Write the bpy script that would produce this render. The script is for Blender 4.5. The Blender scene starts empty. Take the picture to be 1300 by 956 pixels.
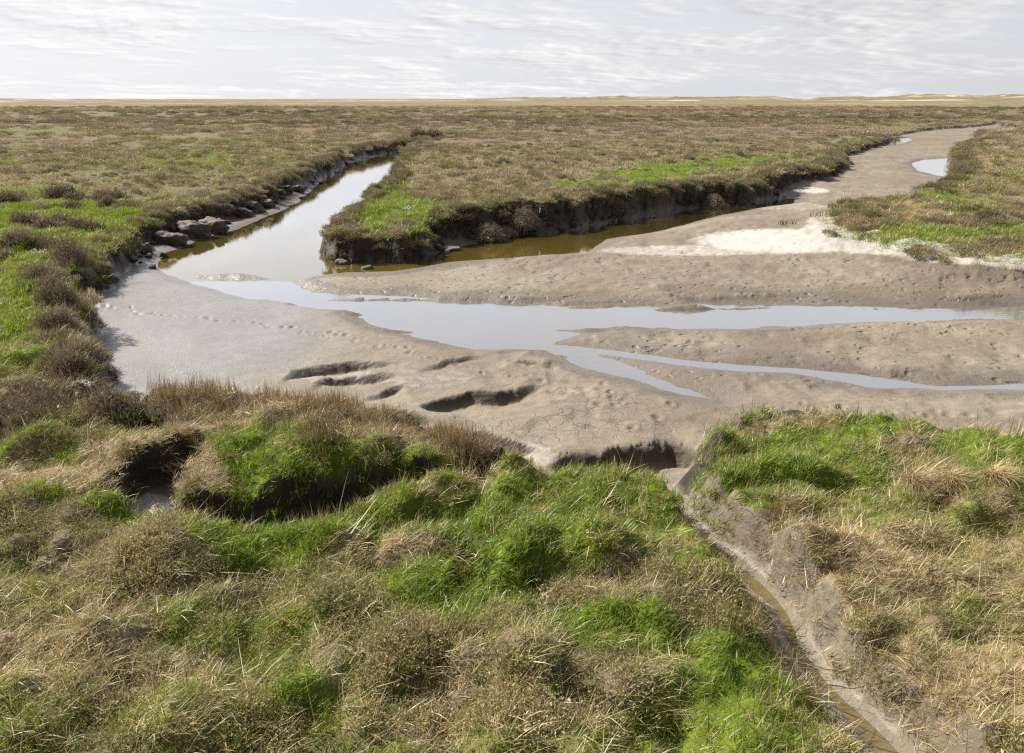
import bpy, math, random
import numpy as np
from mathutils import Vector, noise as mnoise

random.seed(7)
rng = np.random.default_rng(11)
S = bpy.context.scene
COL = S.collection
R = math.radians

# ------------------------------------------------------------------ camera
PW, PH, F = 1300.0, 956.0, 1011.0
PITCH = R(19.24)
HC = 3.2                       # eye height above the marsh turf
WL = -0.66                     # creek water level
cd = bpy.data.cameras.new('camera'); cam = bpy.data.objects.new('camera', cd); COL.objects.link(cam)
cd.sensor_width = 36; cd.lens = 36 * F / PW; cd.clip_start = 0.1; cd.clip_end = 20000
cam.location = (0, 0, HC); cam.rotation_euler = (R(90) - PITCH, 0, 0)
S.camera = cam

def unproj(p, z=0.0):
    """traced photo points -> where they stand on the level z"""
    p = np.asarray(p, float)
    u = (p[:, 0] - PW / 2) / F; v = (PH / 2 - p[:, 1]) / F
    dy = math.cos(PITCH) + v * math.sin(PITCH); dz = -math.sin(PITCH) + v * math.cos(PITCH)
    t = (z - HC) / dz
    return np.stack([u * t, dy * t], 1)

def proj(x, y, z=0.0):
    zz = z - HC
    d = y * math.cos(PITCH) - zz * math.sin(PITCH)
    v = y * math.sin(PITCH) + zz * math.cos(PITCH)
    d = np.where(d < 0.05, 0.05, d)
    return PW / 2 + F * x / d, PH / 2 - F * v / d

# ------------------------------------------------------------------ noise
_TAB = np.random.default_rng(5).random(1 << 18).astype(np.float32)
def vnoise(x, y, seed=0):
    x = np.asarray(x, np.float32); y = np.asarray(y, np.float32)
    ix = np.floor(x); iy = np.floor(y); fx = x - ix; fy = y - iy
    ix = ix.astype(np.int32); iy = iy.astype(np.int32)
    fx = fx * fx * (3 - 2 * fx); fy = fy * fy * (3 - 2 * fy)
    sx = seed * 61 % 509; sy = seed * 37 % 511
    x0 = (ix + sx) & 511; x1 = (ix + sx + 1) & 511; y0 = ((iy + sy) & 511) << 9; y1 = ((iy + sy + 1) & 511) << 9
    a = _TAB[x0 + y0]; b = _TAB[x1 + y0]; c = _TAB[x0 + y1]; d = _TAB[x1 + y1]
    a += (b - a) * fx; c += (d - c) * fx
    return a + (c - a) * fy

def fbm(x, y, octv=4, seed=0, gain=0.5):
    """about -1 .. 1"""
    s = np.zeros(np.shape(x), np.float32); a = 1.0; t = 0
    x = np.asarray(x, np.float32); y = np.asarray(y, np.float32)
    c, sn = math.cos(0.6), math.sin(0.6)
    for k in range(octv):
        s += a * (vnoise(x, y, seed + k * 17) * 2 - 1); t += a
        x, y = (x * c - y * sn) * 2.03 + 3.7, (x * sn + y * c) * 2.03 - 1.3; a *= gain
    return s / t * 1.4

def sstep(a, b, x):
    t = np.clip((x - a) / (b - a), 0, 1)
    return t * t * (3 - 2 * t)

def sdf(poly, x, y, margin=3.0):
    """signed distance, positive inside; also the vector to the nearest edge point"""
    poly = np.asarray(poly, np.float64); n = len(poly)
    x = np.asarray(x, np.float64); y = np.asarray(y, np.float64)
    out = np.full(x.shape, -margin, np.float32); vx = np.zeros(x.shape, np.float32); vy = np.zeros(x.shape, np.float32)
    lo = poly.min(0) - margin; hi = poly.max(0) + margin
    sel = np.nonzero((x > lo[0]) & (x < hi[0]) & (y > lo[1]) & (y < hi[1]))[0]
    for c0 in range(0, len(sel), 200000):
        s = sel[c0:c0 + 200000]; px = x[s]; py = y[s]
        best = np.full(len(s), 1e18); bx = np.zeros(len(s)); by = np.zeros(len(s)); ins = np.zeros(len(s), bool)
        for i in range(n):
            ax, ay = poly[i]; ex, ey = poly[(i + 1) % n] - poly[i]
            rx = px - ax; ry = py - ay
            t = np.clip((rx * ex + ry * ey) / (ex * ex + ey * ey + 1e-12), 0, 1)
            qx = t * ex - rx; qy = t * ey - ry; d = qx * qx + qy * qy
            m = d < best; best = np.where(m, d, best); bx = np.where(m, qx, bx); by = np.where(m, qy, by)
            by2 = ay + ey
            cr = (ay > py) != (by2 > py)
            if abs(ey) > 1e-12:
                ins ^= cr & (px < ax + (py - ay) / ey * ex)
        dd = np.sqrt(best)
        out[s] = np.where(ins, dd, -dd); vx[s] = bx; vy[s] = by
    return out, vx, vy

def densify(p, step):
    p = np.asarray(p, float); o = []
    for i in range(len(p)):
        a = p[i]; b = p[(i + 1) % len(p)]; o.append(a)
    return np.array(o)

# ------------------------------------------------------------------ plan of the place
MAIN = unproj([
 (-420,520),(-150,512),(0,505),(60,500),(118,492),(108,478),(92,470),(104,458),(96,446),(80,436),(86,424),(93,412),(80,402),(92,392),(96,382),(80,368),(66,352),
 (70,341),(108,336),(122,324),(148,306),(160,292),(184,280),(206,273),(240,263),(290,252),(312,245),(332,238),(350,228),(385,215),(415,201),(432,192),(470,185),
 (508,180),(524,177),(540,174.5),(575,172),(600,170.5),(600,172.5),(560,175.5),(534,181),(523,188),(512,205),(506,220),(492,236),(470,252),(447,268),(430,279),(423,288),(430,297),(452,298),
 (480,297),(506,299),(524,294),(532,286),(548,279),(600,272),(650,267),(675,265.5),(700,265),(720,263),(742,258),(780,252),(840,244),(900,237),(940,238),(975,230),(996,222),
 (1001,217),(1030,216),(1062,203),(1060,192),(1085,186),(1121,177),(1127,169.5),(1160,163.7),(1200,160.2),(1240,158),(1262,155),(1300,156),(1380,157),(1380,160),(1300,159.5),(1262,162),
 (1250,168),(1235,178),(1222,188),(1222,198),(1229,212),(1224,223),(1198,238),(1155,249),(1112,259),(1092,267),(1096,283),(1120,294),(1170,305),(1245,316),(1310,320),(1500,330),(1700,340),(1900,560),
 (1400,552),(1300,546),(1240,543),(1190,538),(1100,528),(1000,519),(950,522),(930,545),(915,568),(908,592),(836,600),(800,594),(740,596),(700,598),(655,596),(612,570),(560,549),(500,526),
 (430,503),(330,500),(250,500),(186,503),(150,506),(0,525),(-150,535),(-420,560)])
GULA = unproj([(828,584),(914,576),(932,608),(960,640),(1008,690),(1068,742),(1140,800),(1218,862),(1340,956),(1530,1090),(1262,1090),(1118,956),(1044,865),(994,800),(938,740),(892,690),(858,650),(836,612)])
GULB = unproj([(-420,518),(-120,520),(0,524),(90,528),(150,527),(165,498),(196,498),(206,520),(232,533),(262,548),(268,575),(244,600),(240,622),(262,626),(320,627),(400,612),(480,600),(560,592),(640,584),
 (672,590),(640,604),(560,612),(480,634),(420,652),(330,669),(250,664),(200,655),(155,640),(122,622),(130,598),(172,573),(250,560),(252,548),(200,545),(150,541),(80,544),(0,548),(-120,556),(-420,590)])
W = lambda p, z=WL: unproj(p, z)
CREEK = W([(516,188),(485,197),(460,203),(432,211),(412,225),(396,240),(376,258),(340,275),(302,290),(250,305),(212,321),(200,334),(206,348),(240,360),(290,374),(335,384),(400,392),(440,398),(456,403),(470,412),(500,422),
 (560,435),(600,443),(690,445),(740,466),(780,478),(820,490),(862,502),(915,511),(905,504),(860,488),(800,464),(762,450),(800,455),(860,464),(940,472),(1000,474),(1060,484),(1100,491),(1200,496),(1300,494),(1500,494),(1500,489),(1300,488),(1200,489),
 (1110,479),(1060,473),(1000,466),(940,463),(860,455),(800,447),(740,440),(710,434),(740,424),(790,418),(880,418),(960,417),(1060,411),(1180,407),(1300,405),(1500,404),(1500,389),(1300,390),(1180,391),(1060,389),(960,386),(885,384),(870,391),(800,389),(720,387),(640,385),(560,381),
 (500,375),(430,374),(400,371),(368,358),(400,351),(440,346),(500,344),(570,333),(640,328),(745,322),(756,313),(772,304),(830,295),(900,277),(965,264),(1010,258),(1010,250),(940,258),(900,262),(800,276),(740,288),(650,300),(560,318),(500,324),(450,318),(420,300),(415,288),(440,270),
 (470,256),(492,240),(506,222),(514,206),(524,189),(530,182)])
WP = (-0.39, -0.35)
PONDS = [unproj([(1157,208),(1170,203),(1195,201),(1214,200),(1225,206),(1222,218),(1213,226),(1190,223),(1166,217)], WP[0]),
         unproj([(1118,183),(1126,177),(1140,174.5),(1154,175),(1157,178),(1146,182),(1130,185)], WP[1])]
WG = -0.40
DITCH = unproj([(872,664),(890,690),(926,735),(985,800),(1035,865),(1105,956),(1240,1090),(1300,1090),(1160,956),(1074,865),(1022,800),(958,735),(914,690),(884,664)], WG)
THAL = unproj([(858,588),(857,615),(866,640),(876,664),(890,690),(926,735),(985,800),(1035,865),(1105,956),(1240,1090),(1300,1090),(1160,956),(1074,865),(1022,800),(958,735),(914,690),(892,664),(882,640),(876,612),(884,588)], WG)
ISL = [W([(250,352),(300,348),(350,352),(300,358)])]
# hollows worn into the near mud (outline, depth)
SCARPS = [  # worn steps in the near mud: the ground drops on the near side and climbs back slowly (line, drop, run)
 ([(350,486),(358,473),(368,464),(388,460),(420,457),(452,451),(490,452),(530,458)], .15, .6),
 ([(376,494),(396,481),(412,475),(440,470),(470,469),(500,471),(530,478)], .15, .5),
 ([(452,508),(474,494),(490,489),(520,485)], .10, .4),
 ([(516,516),(530,509),(556,502),(590,497),(622,494),(646,488),(672,482),(700,476)], .17, .7),
 ([(486,522),(508,518),(540,522),(566,529)], .16, .6),
 ([(548,536),(580,539),(620,545),(650,553),(676,562),(706,577)], .15, .9),
 ([(676,600),(690,588),(706,579),(730,576),(762,571),(800,563),(840,561),(866,561),(888,570),(906,590),(925,625)], .27, 1.0),
 ([(520,474),(560,456),(585,448),(625,443)], .07, .6),
 ([(640,452),(680,449),(720,455)], .05, .5), ([(1080,459),(1096,458),(1114,461)], .12, .5), ([(1126,461),(1140,459),(1154,464)], .10, .4), ([(880,384),(920,383),(960,385)], .05, .3),
 ([(430,374),(500,372),(560,378),(640,383),(720,385),(800,388),(860,391)], .05, .3)]
SCARPS = [(unproj(p, -.46), d, w) for p, d, w in SCARPS]
def scarp_field(x, y):
    dz = np.zeros(x.shape, np.float32); face = np.zeros(x.shape, np.float32)
    for pl, dep, run in SCARPS:
        lo = pl.min(0) - 2.2; hi = pl.max(0) + 2.2
        q = np.nonzero((x > lo[0]) & (x < hi[0]) & (y > lo[1]) & (y < hi[1]))[0]
        if not len(q): continue
        px = x[q] + .10 * fbm(x[q] * 2.3, y[q] * 2.3, 3, 43); py = y[q] + .12 * fbm(x[q] * 2.0, y[q] * 2.0, 4, 44)
        best = np.full(len(q), 1e9); sgn = np.zeros(len(q)); tt = np.zeros(len(q)); n = len(pl) - 1
        for i in range(n):
            e = pl[i + 1] - pl[i]; rx = px - pl[i, 0]; ry = py - pl[i, 1]
            t = np.clip((rx * e[0] + ry * e[1]) / (e @ e), 0, 1); dx = rx - t * e[0]; dy = ry - t * e[1]; d = np.hypot(dx, dy)
            m = d < best; best = np.where(m, d, best); sgn = np.where(m, e[0] * ry - e[1] * rx, sgn); tt = np.where(m, (i + t) / n, tt)
        d = np.where(sgn < 0, best, -best)                       # positive on the near side
        tap = sstep(0, .35, tt) * sstep(1, .68, tt)
        tip = ((tt <= 0) | (tt >= 1))
        k = dep * tap * sstep(0, .19, d) * np.exp(-np.maximum(d - .12, 0) / run * 1.3) * ~tip
        lipz = .025 * tap * np.exp(-(d / .3) ** 2) * (d < 0)
        dz[q] = np.minimum(dz[q], -k) + lipz; face[q] = np.maximum(face[q], tap * sstep(-.02, .05, d) * sstep(.17, .08, d) * min(1, dep / .12) * ~tip)
    return dz, face

def ctrl(pts, z):
    p = np.array(pts, float); q = unproj(p[:, :2], z); return np.concatenate([q, p[:, 2:]], 1)
MUDC = ctrl([(100,370,-.73),(200,420,-.64),(120,480,-.6),(300,440,-.62),(340,392,-.8),(240,380,-.76),(80,345,-.74),(150,325,-.76),(450,440,-.70),(560,470,-.64),(700,520,-.56),(850,540,-.6),(650,500,-.6),(500,500,-.64),(620,570,-.66),
 (400,410,-.76),(700,470,-.72),(700,430,-.8),(850,440,-.79),(1000,450,-.78),(1200,450,-.77),(1000,500,-.76),(1200,510,-.76),(1250,530,-.8),(900,520,-.7),(500,360,-.78),(650,350,-.7),(850,345,-.62),(1000,350,-.62),(1250,370,-.68),
 (820,316,-.68),(900,312,-.55),(980,298,-.42),(1050,285,-.24),(1030,308,-.32),(1120,310,-.22),(1180,320,-.24),(1240,330,-.17),(1310,332,-.17),(1240,322,-.12),(1160,312,-.14),(1120,335,-.5),(1240,345,-.55),(1000,245,-.66),(1040,240,-.58),(1100,225,-.48),(1150,200,-.46),(1180,212,-.46),(1140,180,-.42),(1200,165,-.40),(1240,163,-.38),(1100,195,-.44),(960,268,-.74),(1010,225,-.6),(450,197,-.62),(380,232,-.68),(480,190,-.6),(300,270,-.78),(520,330,-.86),(700,280,-.86)], -.5); MUDC[:, 2] = WL + (MUDC[:, 2] + .85) * .85
CWC = ctrl([(100,400,.35),(100,480,.35),(200,270,.30),(300,250,.45),(400,210,.5),(500,182,.5),(430,290,.30),(520,297,.45),(600,272,.4),(700,268,.45),(840,244,.4),(960,232,.45),(1040,205,.9),(1150,168,.6),
 (1200,215,.5),(1150,247,1.4),(1085,262,1.6),(1085,284,2.0),(1110,296,2.2),(1170,306,2.2),(1245,318,2.0),(1310,322,2.0),(1240,543,.4),(1000,519,.5),(918,545,.5),(800,593,.3),(600,570,.3),(400,500,.35),(250,500,.35)], 0)

_fr = np.random.default_rng(33); FOOT = []
def trail(pts, n, jit):
    p = np.array(pts, float); sg = np.linspace(0, len(p) - 1.001, n); k = sg.astype(int); q = p[k] + (p[k + 1] - p[k]) * (sg - k)[:, None] + _fr.normal(0, 1, (n, 2)) * jit
    for (a, b) in unproj(q, -.52): FOOT.append((a, b, _fr.uniform(.035, .07), _fr.uniform(.02, .05)))
trail([(88,372),(120,384),(150,388),(200,397),(260,402),(340,411)], 34, (5, 1.6))
trail([(330,406),(380,418),(440,425),(490,438),(530,452),(600,470)], 30, (9, 3))
trail([(985,520),(1080,518),(1180,528),(1290,535)], 26, (22, 9))
trail([(1290,330),(1200,352),(1130,372),(1060,384)], 40, (14, 4))
trail([(640,470),(700,462),(760,500),(800,520),(880,530)], 22, (26, 14))
trail([(1000,345),(1100,345),(1200,360)], 24, (60, 14))
def idw(c, x, y, p=1.6):
    num = np.zeros(x.shape, np.float32); den = np.zeros(x.shape, np.float32)
    for cx, cy, v in c:
        # distances judged in proportion to range, as the traced points thin out with range
        rr = (0.25 + 0.07 * cy) ** 2
        w = 1 / (((x - cx) ** 2 + (y - cy) ** 2) / rr + 0.3) ** p
        num += w * v; den += w
    return num / den

DUNE_AZ = None
def dune_height(x, y):
    r = np.hypot(x, y); az = np.arctan2(x, y)
    k = sstep(900, 1250, r)
    side = 0.10 + 0.62 * sstep(-.12, .06, az) + 0.28 * sstep(.2, .55, az) + .35 * sstep(-.4, -.62, az)
    gap = 1 - .8 * np.exp(-((az - .33) / .018) ** 2)
    hgt = 4.2 + 3.4 * fbm(x / 70, y / 110, 4, 91) + 1.6 * fbm(x / 22, y / 40, 3, 95)
    return np.maximum(hgt, 0.15) * k * side * gap * 1.15 + 1.6 * sstep(500, 1200, r) * side * .6

def soft(px, py, e):
    cx, cy, rx, ry = e
    return sstep(1.25, .75, np.sqrt(((px - cx) / rx) ** 2 + ((py - cy) / ry) ** 2))
def terrain(x, y):
    x = np.asarray(x, np.float64); y = np.asarray(y, np.float64)
    r = np.hypot(x, y)
    wob = 0.10 * fbm(x * 1.6, y * 1.6, 3, 1) + 0.05 * fbm(x * 5, y * 5, 2, 2)
    wob = wob * np.clip(r / 14, .45, 2.2)
    sm, vx, vy = sdf(MAIN, x, y); sm = sm + wob
    xg = x + .16 * fbm(0 * x + 3.3, y * .75, 2, 65) * sstep(7.2, 6.2, y); yg = y
    sa, ax, ay = sdf(GULA, xg, y); sa = sa + wob * .35
    sb, bx, by = sdf(GULB, x, y); sb = sb + wob * .4
    # turf
    near = sstep(16, 7, r)
    hum = 0.09 * fbm(x * .9, y * .9, 3, 5) + 0.24 * np.abs(fbm(x * 1.5, y * 1.5, 3, 7)) * near + 0.05 * fbm(x * 2.9, y * 2.9, 2, 6) - .08 * near
    hum2 = 0.10 * np.abs(fbm(x * .55, y * .55, 3, 8)) + .05 * fbm(x * .22, y * .22, 2, 9)
    zt = hum + hum2 * (1 - near) + .35 * fbm(x / 140, y / 140, 2, 12) * sstep(60, 300, r) - .05
    px, py = proj(x, y); pmx, pmy = proj(x, y, -.72)
    for (cx, cy, rx, ry, hh) in ((60,665,150,40,.16),(225,715,80,40,.12),(370,575,150,52,.30),(520,575,70,30,.12),(760,690,120,25,.08),(600,810,190,50,.12),(1200,590,120,30,.06),(60,470,90,40,.18),(60,385,50,40,.14),(1240,215,70,22,.25),(1180,280,120,18,.10),(150,560,120,14,.10)):
        e = ((px - cx) / rx) ** 2 + ((py - cy) / ry) ** 2
        zt = zt + hh * np.exp(-e * 1.2) * (r < 60)
    zt = zt + .20 * np.exp(-(np.minimum(sm, 0) / 2.2) ** 2) * soft(px, py, (770, 248, 290, 50)) * (y > 15)
    zt = zt + dune_height(x, y)
    # mud
    zm = idw(MUDC, x, y) + .020 * fbm(x * .6, y * .6, 3, 21) + .006 * fbm(x * 3, y * 3, 2, 22)
    rip = .018 * np.minimum(0, fbm(x * 3.2, y * 2.4, 2, 25) - .15) * sstep(560, 640, pmx)        # trodden prints
    zm = zm + rip * 2.2
    for (fx, fy, fr, fd) in FOOT:
        q = np.nonzero((np.abs(x - fx) < fr * 3) & (np.abs(y - fy) < fr * 3))[0]
        if len(q):
            e = ((x[q] - fx) ** 2 + (y[q] - fy) ** 2) / (fr * fr)
            zm[q] += -fd * np.exp(-e * 1.6) + fd * .3 * np.exp(-(np.sqrt(e) - 1.5) ** 2 * 3)
    sc, wx, wy = sdf(CREEK, x, y)
    sc = sc + .06 * fbm(x * 1.2, y * 1.2, 3, 31) * np.clip(r / 14, .6, 1.6)
    sc = sc - np.where(pmy > 384, (.75 - .62 * sstep(425, 450, pmy)) * np.maximum(0, fbm(x * .55, y * 2.6, 4, 37) - .12), 0)
    for isl in ISL:
        si, _, _ = sdf(isl, x, y, 1.0)
        sc = np.minimum(sc, -(si + .34 * fbm(x * 1.1, y * 2.6, 4, 34) - .08))
    sp = np.full(x.shape, -3.0, np.float32)
    for p in PONDS:
        s, _, _ = sdf(p, x, y); sp = np.maximum(sp, s + .10 * fbm(x * .8, y * .8, 2, 33))
    sw = np.maximum(sc, sp); LV = np.where(sp > -1.5, np.where(y > 58, WP[1], WP[0]), WL)
    deep = np.where(pmy < 350, .25, .05)
    inz = LV - np.minimum(np.maximum(sw, 0) * .16, deep) + np.where(pmy > 350, .022 * np.maximum(0, fbm(x * 1.5, y * 4.5, 3, 36) - .1), 0)
    outz = LV + np.minimum(np.maximum(zm - LV, .004), np.maximum(-sw, 0) * .22 + .004 * sstep(0, -.2, sw))
    zm = np.where(sw > 0, inz, outz)
    dz, pit = scarp_field(x, y); zm = zm + dz; rim = pit
    # gully floors
    cwm = idw(CWC, x, y, 2.0) * (1 + .35 * fbm(x * 1.1, y * 1.1, 2, 51))
    cwm = np.clip(cwm, .12, 2)
    tm = sstep(0, 1, sm / cwm)
    La = np.hypot(ax, ay) + 1e-5
    right = sstep(-.2, .4, ax / La * np.sign(sa) + 0)
    sd, _, _ = sdf(DITCH, xg, y, 1.2); stl, tvx, _ = sdf(THAL, xg, y, 1.6); sd = sd - .035 + .03 * fbm(x * 3, y * 3, 3, 56); stl = stl - .03 + .05 * fbm(x * 2.2, y * 2.2, 3, 59)
    right = sstep(-.02, .02, -tvx)
    f = np.clip(np.maximum(-stl, 0) / (np.maximum(-stl, 0) + np.maximum(sa, 0) + 1e-4), 0, 1)
    f = np.where(right > .5, sstep(.06, 1.0, f) * .55 + .45 * f ** 1.3, sstep(.4, 1.0, f))
    ta = np.where(sa > 0, 1 - f, 0)
    za = WG + .03 * fbm(x * 7, y * 7, 3, 55) * sstep(.02, .12, -sd) + np.where(sd > 0, -np.minimum(sd * .5, .05), np.minimum(.012, -sd * .3)) - .16 * sstep(7.0, 8.4, y)
    tb = sstep(0, 1, sb / (.2 + .08 * fbm(x * 2, y * 2, 2, 57)))
    zb = -.38 + .04 * fbm(x * 4, y * 4, 2, 58)
    z = zt * (1 - tm) + zm * tm
    gent = np.clip(soft(px, py, (1220, 300, 260, 60)), 0, 1)
    lumpy = tm * (1 - tm) * 4 * (1 - gent * .92)
    z = z + lumpy * (.10 * fbm(x * 2.2, y * 2.2, 4, 61) + .03 * fbm(x * 8, y * 8, 2, 62)) * np.clip(cwm, .4, 1)
    z = np.where(sa > 0, np.minimum(z, zt * (1 - ta) + za * ta + ta * (1 - ta) * (.28 * fbm(x * 4, y * 4, 4, 63))), z)
    z = np.where(sb > 0, np.minimum(z, zt * (1 - tb) + zb * tb), z)
    t = np.maximum(np.maximum(tm, np.where(sa > 0, ta, 0)), np.where(sb > 0, tb, 0))
    s = np.maximum(np.maximum(sm, sa), sb)
    return dict(z=z, s=s, t=t, tm=tm, ta=ta, sa=sa, sb=sb, sm=sm, sw=sw, sc=sc, sp=sp, sd=sd, pit=pit, rim=rim, r=r, px=px, py=py, zt=zt, right=right)

# ------------------------------------------------------------------ what grows where
PAINT = [  # g green turf, s straw, b brown scrub, k upright brown stalks
 ('b',210,800,330,150,.22),('s',130,830,170,50,.5),('g',330,830,170,60,.6),('g',470,830,60,50,.6),('b',620,830,260,80,.6),('s',120,850,200,40,.6),
 ('g',600,645,270,48,.97),('g',770,640,120,60,.95),('g',300,685,110,30,.95),('g',420,668,110,22,.97),('g',480,745,150,26,.85),('g',800,775,105,42,.97),('g',945,800,62,110,.9),('g',860,700,100,70,.8),('g',900,900,120,60,.6),
 ('g',420,690,170,26,.85),('g',600,625,250,32,.9),('g',860,650,70,60,.9),('g',720,690,110,26,.7),('g',500,770,70,26,.6),('s',640,617,85,12,.85),('s',500,702,80,14,.8),('s',650,700,190,12,.75),('s',790,652,50,14,.6),('s',560,640,60,10,.6),('s',840,690,55,10,.6),('g',650,720,80,14,.8),
 ('b',790,735,110,24,.9),('b',890,770,46,28,.9),('s',880,750,30,14,.6),('b',60,665,120,42,.95),('b',165,690,90,34,.85),('b',230,722,70,30,.7),('b',390,745,110,30,.6),('b',610,815,130,42,.85),('g',700,660,170,60,.85),('g',560,770,60,30,.7),('g',980,880,90,80,.7),
 ('g',60,560,140,16,.8),('s',60,595,150,24,.9),('s',190,562,80,14,.95),('g',130,630,120,16,.95),('g',230,650,60,14,.9),
 ('b',60,500,130,26,.95),('g',40,450,60,40,.6),('b',80,440,30,30,.8),('b',85,385,36,40,.85),('g',30,395,50,60,.6),
 ('k',300,510,140,22,.8),('k',450,535,130,34,.8),('k',570,570,80,26,.8),('g',330,600,85,36,.9),('k',470,565,120,26,.75),('k',590,580,70,20,.8),('s',300,555,90,16,.8),('s',255,590,30,30,.8),('b',230,545,40,20,.5),
 ('g',1080,570,190,42,.96),('g',1260,590,90,34,.85),('g',940,610,60,60,.85),('g',965,660,60,30,.85),('s',1170,598,34,30,.9),('s',1240,640,80,16,.6),('k',1020,655,56,20,.8),('s',1110,720,150,70,.85),('s',1210,800,170,110,.9),('s',1270,700,110,80,.8),('s',1040,745,80,80,.95),('s',1120,830,90,80,.9),('g',1180,650,60,14,.5),('g',1250,760,40,40,.45),
 ('s',1080,530,140,10,.6),('s',1260,542,90,8,.6),
 ('g',40,290,150,50,.93),('g',30,330,90,30,.9),('g',120,280,60,25,.9),
 ('g',505,272,62,22,.95),('g',500,240,24,22,.9),('b',760,245,240,18,.6),
 ('g',1190,262,80,18,.9),('g',1220,300,120,14,.9),('s',1160,268,42,14,.95),('s',1260,205,60,24,.8),('g',1200,226,40,12,.8),('b',1110,275,50,14,.7),('s',1280,250,60,24,.5),
 ('g',800,222,70,7,.9),('g',770,236,110,5,.9),('g',870,212,70,6,.8),('g',960,205,60,6,.8),('g',230,205,80,12,.5)]
def classes(x, y):
    r = np.hypot(x, y)
    px, py = proj(x, y)
    n1 = fbm(x * 1.1, y * 1.1, 3, 71); n2 = fbm(x * 1.1 + 40, y * 1.1 - 9, 3, 72)
    k = np.clip(9 / np.maximum(r, 2), .12, 1.2)
    qx = px + 26 * n1 * k * 1.3; qy = py + 15 * n2 * k
    far = sstep(13, 20, r)
    gn = fbm(x / 9, y / 14, 4, 73)
    gf = .38 + .55 * sstep(.10, .55, gn) * sstep(240, 60, r)
    gf = gf + .16 * sstep(-.05, -.4, np.arctan2(x, np.maximum(y, .1))) * sstep(140, 40, r)
    sf = .12 + .40 * sstep(.1, .6, fbm(x / 16, y / 11, 3, 74))
    w = dict(g=.62 * (1 - far) + gf * far, s=.28 * (1 - far) + sf * far, b=.18 * (1 - far) + .8 * far, k=np.zeros(x.shape))
    for (c, cx, cy, rx, ry, a) in PAINT:
        m = soft(qx, qy, (cx, cy, rx, ry)) * a
        for q in w:
            w[q] = w[q] * (1 - m) + (m if q == c else 0)
    tot = sum(w.values())
    return {q: w[q] / tot for q in w}

# ------------------------------------------------------------------ materials
def mat(name):
    m = bpy.data.materials.new(name); m.use_nodes = True; nt = m.node_tree; nt.nodes.clear()
    return m, nt
def N(nt, kind, **kw):
    n = nt.nodes.new(kind)
    for k, v in kw.items():
        if k.startswith('i_'):
            key = k[2:]; key = int(key) if key.isdigit() else key.replace('_', ' ')
            n.inputs[key].default_value = v
        else: setattr(n, k, v)
    return n
def L(nt, a, b): nt.links.new(a, b)
def mathn(nt, op, a, b=None, c=None, clamp=False):
    n = nt.nodes.new('ShaderNodeMath'); n.operation = op; n.use_clamp = clamp
    for i, v in enumerate((a, b, c)):
        if v is None: continue
        if isinstance(v, (int, float)): n.inputs[i].default_value = v
        else: nt.links.new(v, n.inputs[i])
    return n.outputs[0]
def mixc(nt, fac, a, b, mode='MIX'):
    n = nt.nodes.new('ShaderNodeMix'); n.data_type = 'RGBA'; n.blend_type = mode
    for sock, v in ((n.inputs[0], fac), (n.inputs[6], a), (n.inputs[7], b)):
        if isinstance(v, (int, float)): sock.default_value = v
        elif isinstance(v, tuple): sock.default_value = v if len(v) == 4 else (*v, 1)
        else: nt.links.new(v, sock)
    return n.outputs[2]
def ramp(nt, fac, stops, interp='LINEAR'):
    n = nt.nodes.new('ShaderNodeValToRGB'); cr = n.color_ramp; cr.interpolation = interp
    while len(cr.elements) > 1: cr.elements.remove(cr.elements[-1])
    for i, (p, c) in enumerate(stops):
        e = cr.elements[0] if i == 0 else cr.elements.new(p)
        e.position = p; e.color = (c, c, c, 1) if isinstance(c, (int, float)) else (*c, 1)
    nt.links.new(fac, n.inputs[0]); return n.outputs[0]
def noise_t(nt, vec, scale, detail=4, rough=.55, dist=0):
    n = nt.nodes.new('ShaderNodeTexNoise'); n.inputs['Scale'].default_value = scale; n.inputs['Detail'].default_value = detail
    n.inputs['Roughness'].default_value = rough; n.inputs['Distortion'].default_value = dist
    nt.links.new(vec, n.inputs['Vector']); return n.outputs[0]
def attr(nt, name, kind='GEOMETRY'):
    n = nt.nodes.new('ShaderNodeAttribute'); n.attribute_name = name; n.attribute_type = kind
    s = nt.nodes.new('ShaderNodeSeparateXYZ'); nt.links.new(n.outputs['Vector'], s.inputs[0]); return s.outputs

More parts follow.
